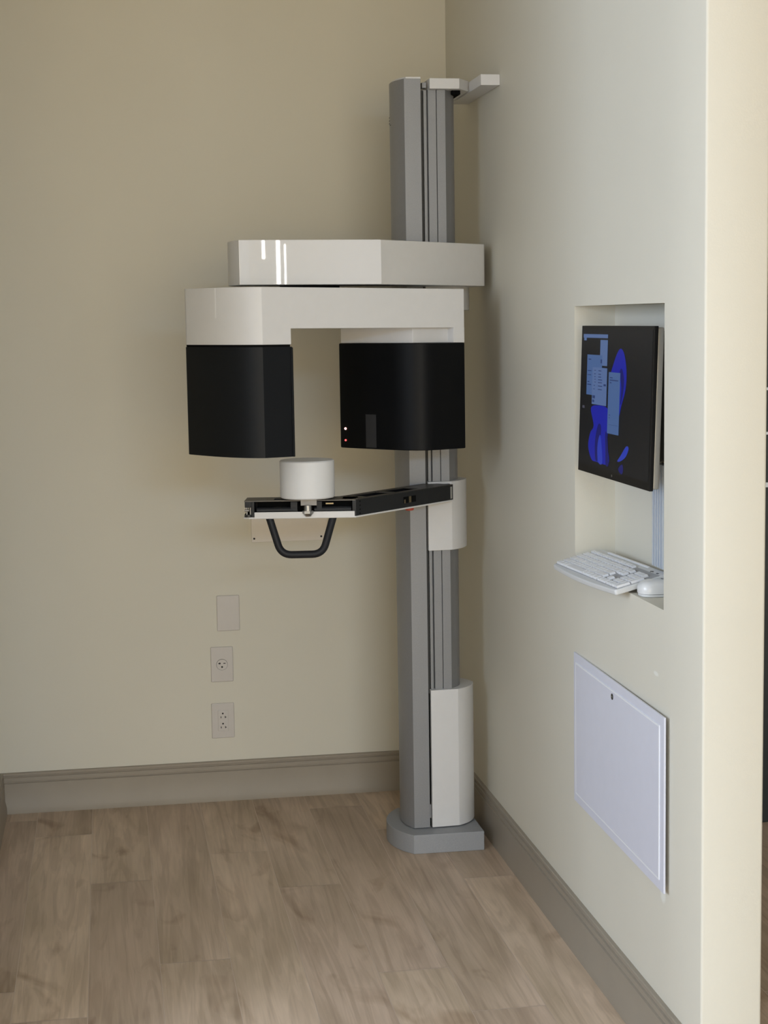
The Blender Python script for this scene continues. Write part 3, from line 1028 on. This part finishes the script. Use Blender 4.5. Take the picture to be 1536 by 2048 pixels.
def key(x, y, w, h=.0142):
    bm = bmesh.new()
    lo = [(x + .0006, y), (x + w - .0018, y), (x + w - .0018, y + h), (x + .0006, y + h)]
    hi = [(x + .0018, y + .0010), (x + w - .0024, y + .0010), (x + w - .0024, y + h - .0016), (x + .0018, y + h - .0016)]
    A = [bm.verts.new((a, b, .0120)) for a, b in lo]
    B = [bm.verts.new((a, b, .0180)) for a, b in hi]
    bm.faces.new(A[::-1]); bm.faces.new(B)
    for i in range(4):
        bm.faces.new((A[i], A[(i + 1) % 4], B[(i + 1) % 4], B[i]))
    finish(bm, 'key', KEY, kb, smooth=20)


rows = [[1.25, 1.25, 1.25, 6.25, 1.25, 1.25, 1.25, 1.25],
        [2.25] + [1] * 10 + [2.75],
        [1.75] + [1] * 11 + [2.25],
        [1.5] + [1] * 12 + [1.5],
        [1] * 13 + [2],
        [1.08] * 13 + [.96]]
nk = 0
for r, row in enumerate(rows):
    x = xL
    y = y0k + r * PITCH + (.004 if r == 5 else 0)
    for w in row:
        key(x, y, w * U_W, .0148 if r < 5 else .0105)
        x += w * U_W
        nk += 1
xn = xL + 15 * U_W + .004
for r, keys in ((0, (0, 1, 2)), (1, (1,)), (3, (0, 1)), (4, (0, 1))):
    for c in keys:
        key(xn + c * .0170, y0k + r * PITCH, .0170); nk += 1
xp = xn + 3 * .0170 + .003
for r in range(5):
    for c in range(3):
        key(xp + c * .0170, y0k + r * PITCH, .0170); nk += 1
for r in (0, 2):
    key(xp + 3 * .0170, y0k + r * PITCH, .0165, .0148 + PITCH); nk += 1
finish(box((xL, y0k + 4.93 * PITCH, .0118), (KL / 2 - .075, y0k + 5.12 * PITCH, .0128)), 'function_row_groove', DARKGREY, kb)
finish(box((xL + .05, KD - .0095, .0118), (KL / 2 - .10, KD - .004, .0150)), 'media_key_bar', KEY, kb, bevel=.001)
finish(box((xp + .006, KD - .018, .0122), (xp + .022, KD - .0155, .0129)), 'indicator_mark', DARKGREY, kb)
finish(box((xp + .012, KD - .021, .0122), (xp + .015, KD - .0130, .0129)), 'indicator_mark', DARKGREY, kb)
finish(box((xp + .040, KD - .019, .0122), (xp + .050, KD - .0150, .0129)), 'indicator_mark', DARKGREY, kb)
for sx in (-1, 1):
    finish(box((sx * (KL / 2 - .03) - .01, KD - .016, -.022), (sx * (KL / 2 - .03) + .01, KD - .012, .001)), 'folding_foot', KEYBODY, kb)

# ------------------------------------------------------------------ mouse
ms = thing('computer_mouse', 'white computer mouse on the niche sill beside the keyboard', 'mouse', (.0475, -1.9185, NZ0 + .0005), local=True)


def mouse_shell(zlo, zhi, scale, name, mt):
    bm = bmesh.new()
    NU, NV = 40, 12
    rows_ = []
    for j in range(NV + 1):
        t = j / NV
        ring = []
        for i in range(NU):
            a = 2 * math.pi * i / NU
            ca, sa = math.cos(a), math.sin(a)
            ex = 0.72
            cx_ = math.copysign(abs(ca) ** ex, ca) * .043
            cy_ = math.copysign(abs(sa) ** ex, sa) * (.029 - .003 * ca)
            k = (1 - t ** 2.6) ** 0.5 if t < 1 else 0.0
            z = zlo + (zhi - zlo) * (1 - (1 - t) ** 1.35 if t < 1 else 1)
            ring.append(bm.verts.new((cx_ * k * scale - .004 * t, cy_ * k * scale, z)))
        rows_.append(ring)
    for j in range(NV):
        for i in range(NU):
            bm.faces.new((rows_[j][i], rows_[j][(i + 1) % NU], rows_[j + 1][(i + 1) % NU], rows_[j + 1][i]))
    bm.faces.new(rows_[0][::-1])
    return finish(bm, name, mt, ms, smooth=60)


mouse_shell(.0062, .0345, 1.0, 'shell', MOUSE)
bm = prism([(p[0] * .043, p[1] * .029) for p in [(math.copysign(abs(math.cos(a)) ** .72, math.cos(a)) * .97, math.copysign(abs(math.sin(a)) ** .72, math.sin(a)) * .97) for a in [2 * math.pi * i / 40 for i in range(40)]]], 0, .0055)
finish(bm, 'underside', KEYBODY, ms, bevel=.0015)
bm = prism([(p[0] * .043, p[1] * .029) for p in [(math.copysign(abs(math.cos(a)) ** .72, math.cos(a)) * .95, math.copysign(abs(math.sin(a)) ** .72, math.sin(a)) * .95) for a in [2 * math.pi * i / 40 for i in range(40)]]], .0052, .0066)
finish(bm, 'seam', DARKGREY, ms)
finish(tube([(.006, .0, .0352), (.016, .0, .0325), (.027, .0, .0262), (.036, 0, .017)], .0006, 6), 'button_split', DARKGREY, ms)
finish(cyl((.020, -.0025, .0290), (.020, .0025, .0290), .0050, seg=18), 'scroll_wheel', DARKGREY, ms)

# ------------------------------------------------------------------ added dark backdrop in the next room, seen past the partition
cb = thing('dark_backdrop', 'dark cabinet with pale painted highlight strips just visible past the end of the partition', 'backdrop', (1.05, -0.35, 0))
finish(box((.62, -.60, 0), (1.50, -.05, 1.78)), 'backdrop_body', BACKDROP, cb, bevel=.004)  # dark block added to stand in for the dark area past the partition
for z, t in ((1.30, .008), (1.17, .008), (1.015, .014)):
    finish(box((.62, -.604, z), (1.50, -.60, z + t)), 'highlight_strip', ALU, cb)  # pale strips stand in for bluish highlights

for o in list(bpy.data.objects):
    if 'base' in o.keys():
        del o['base']
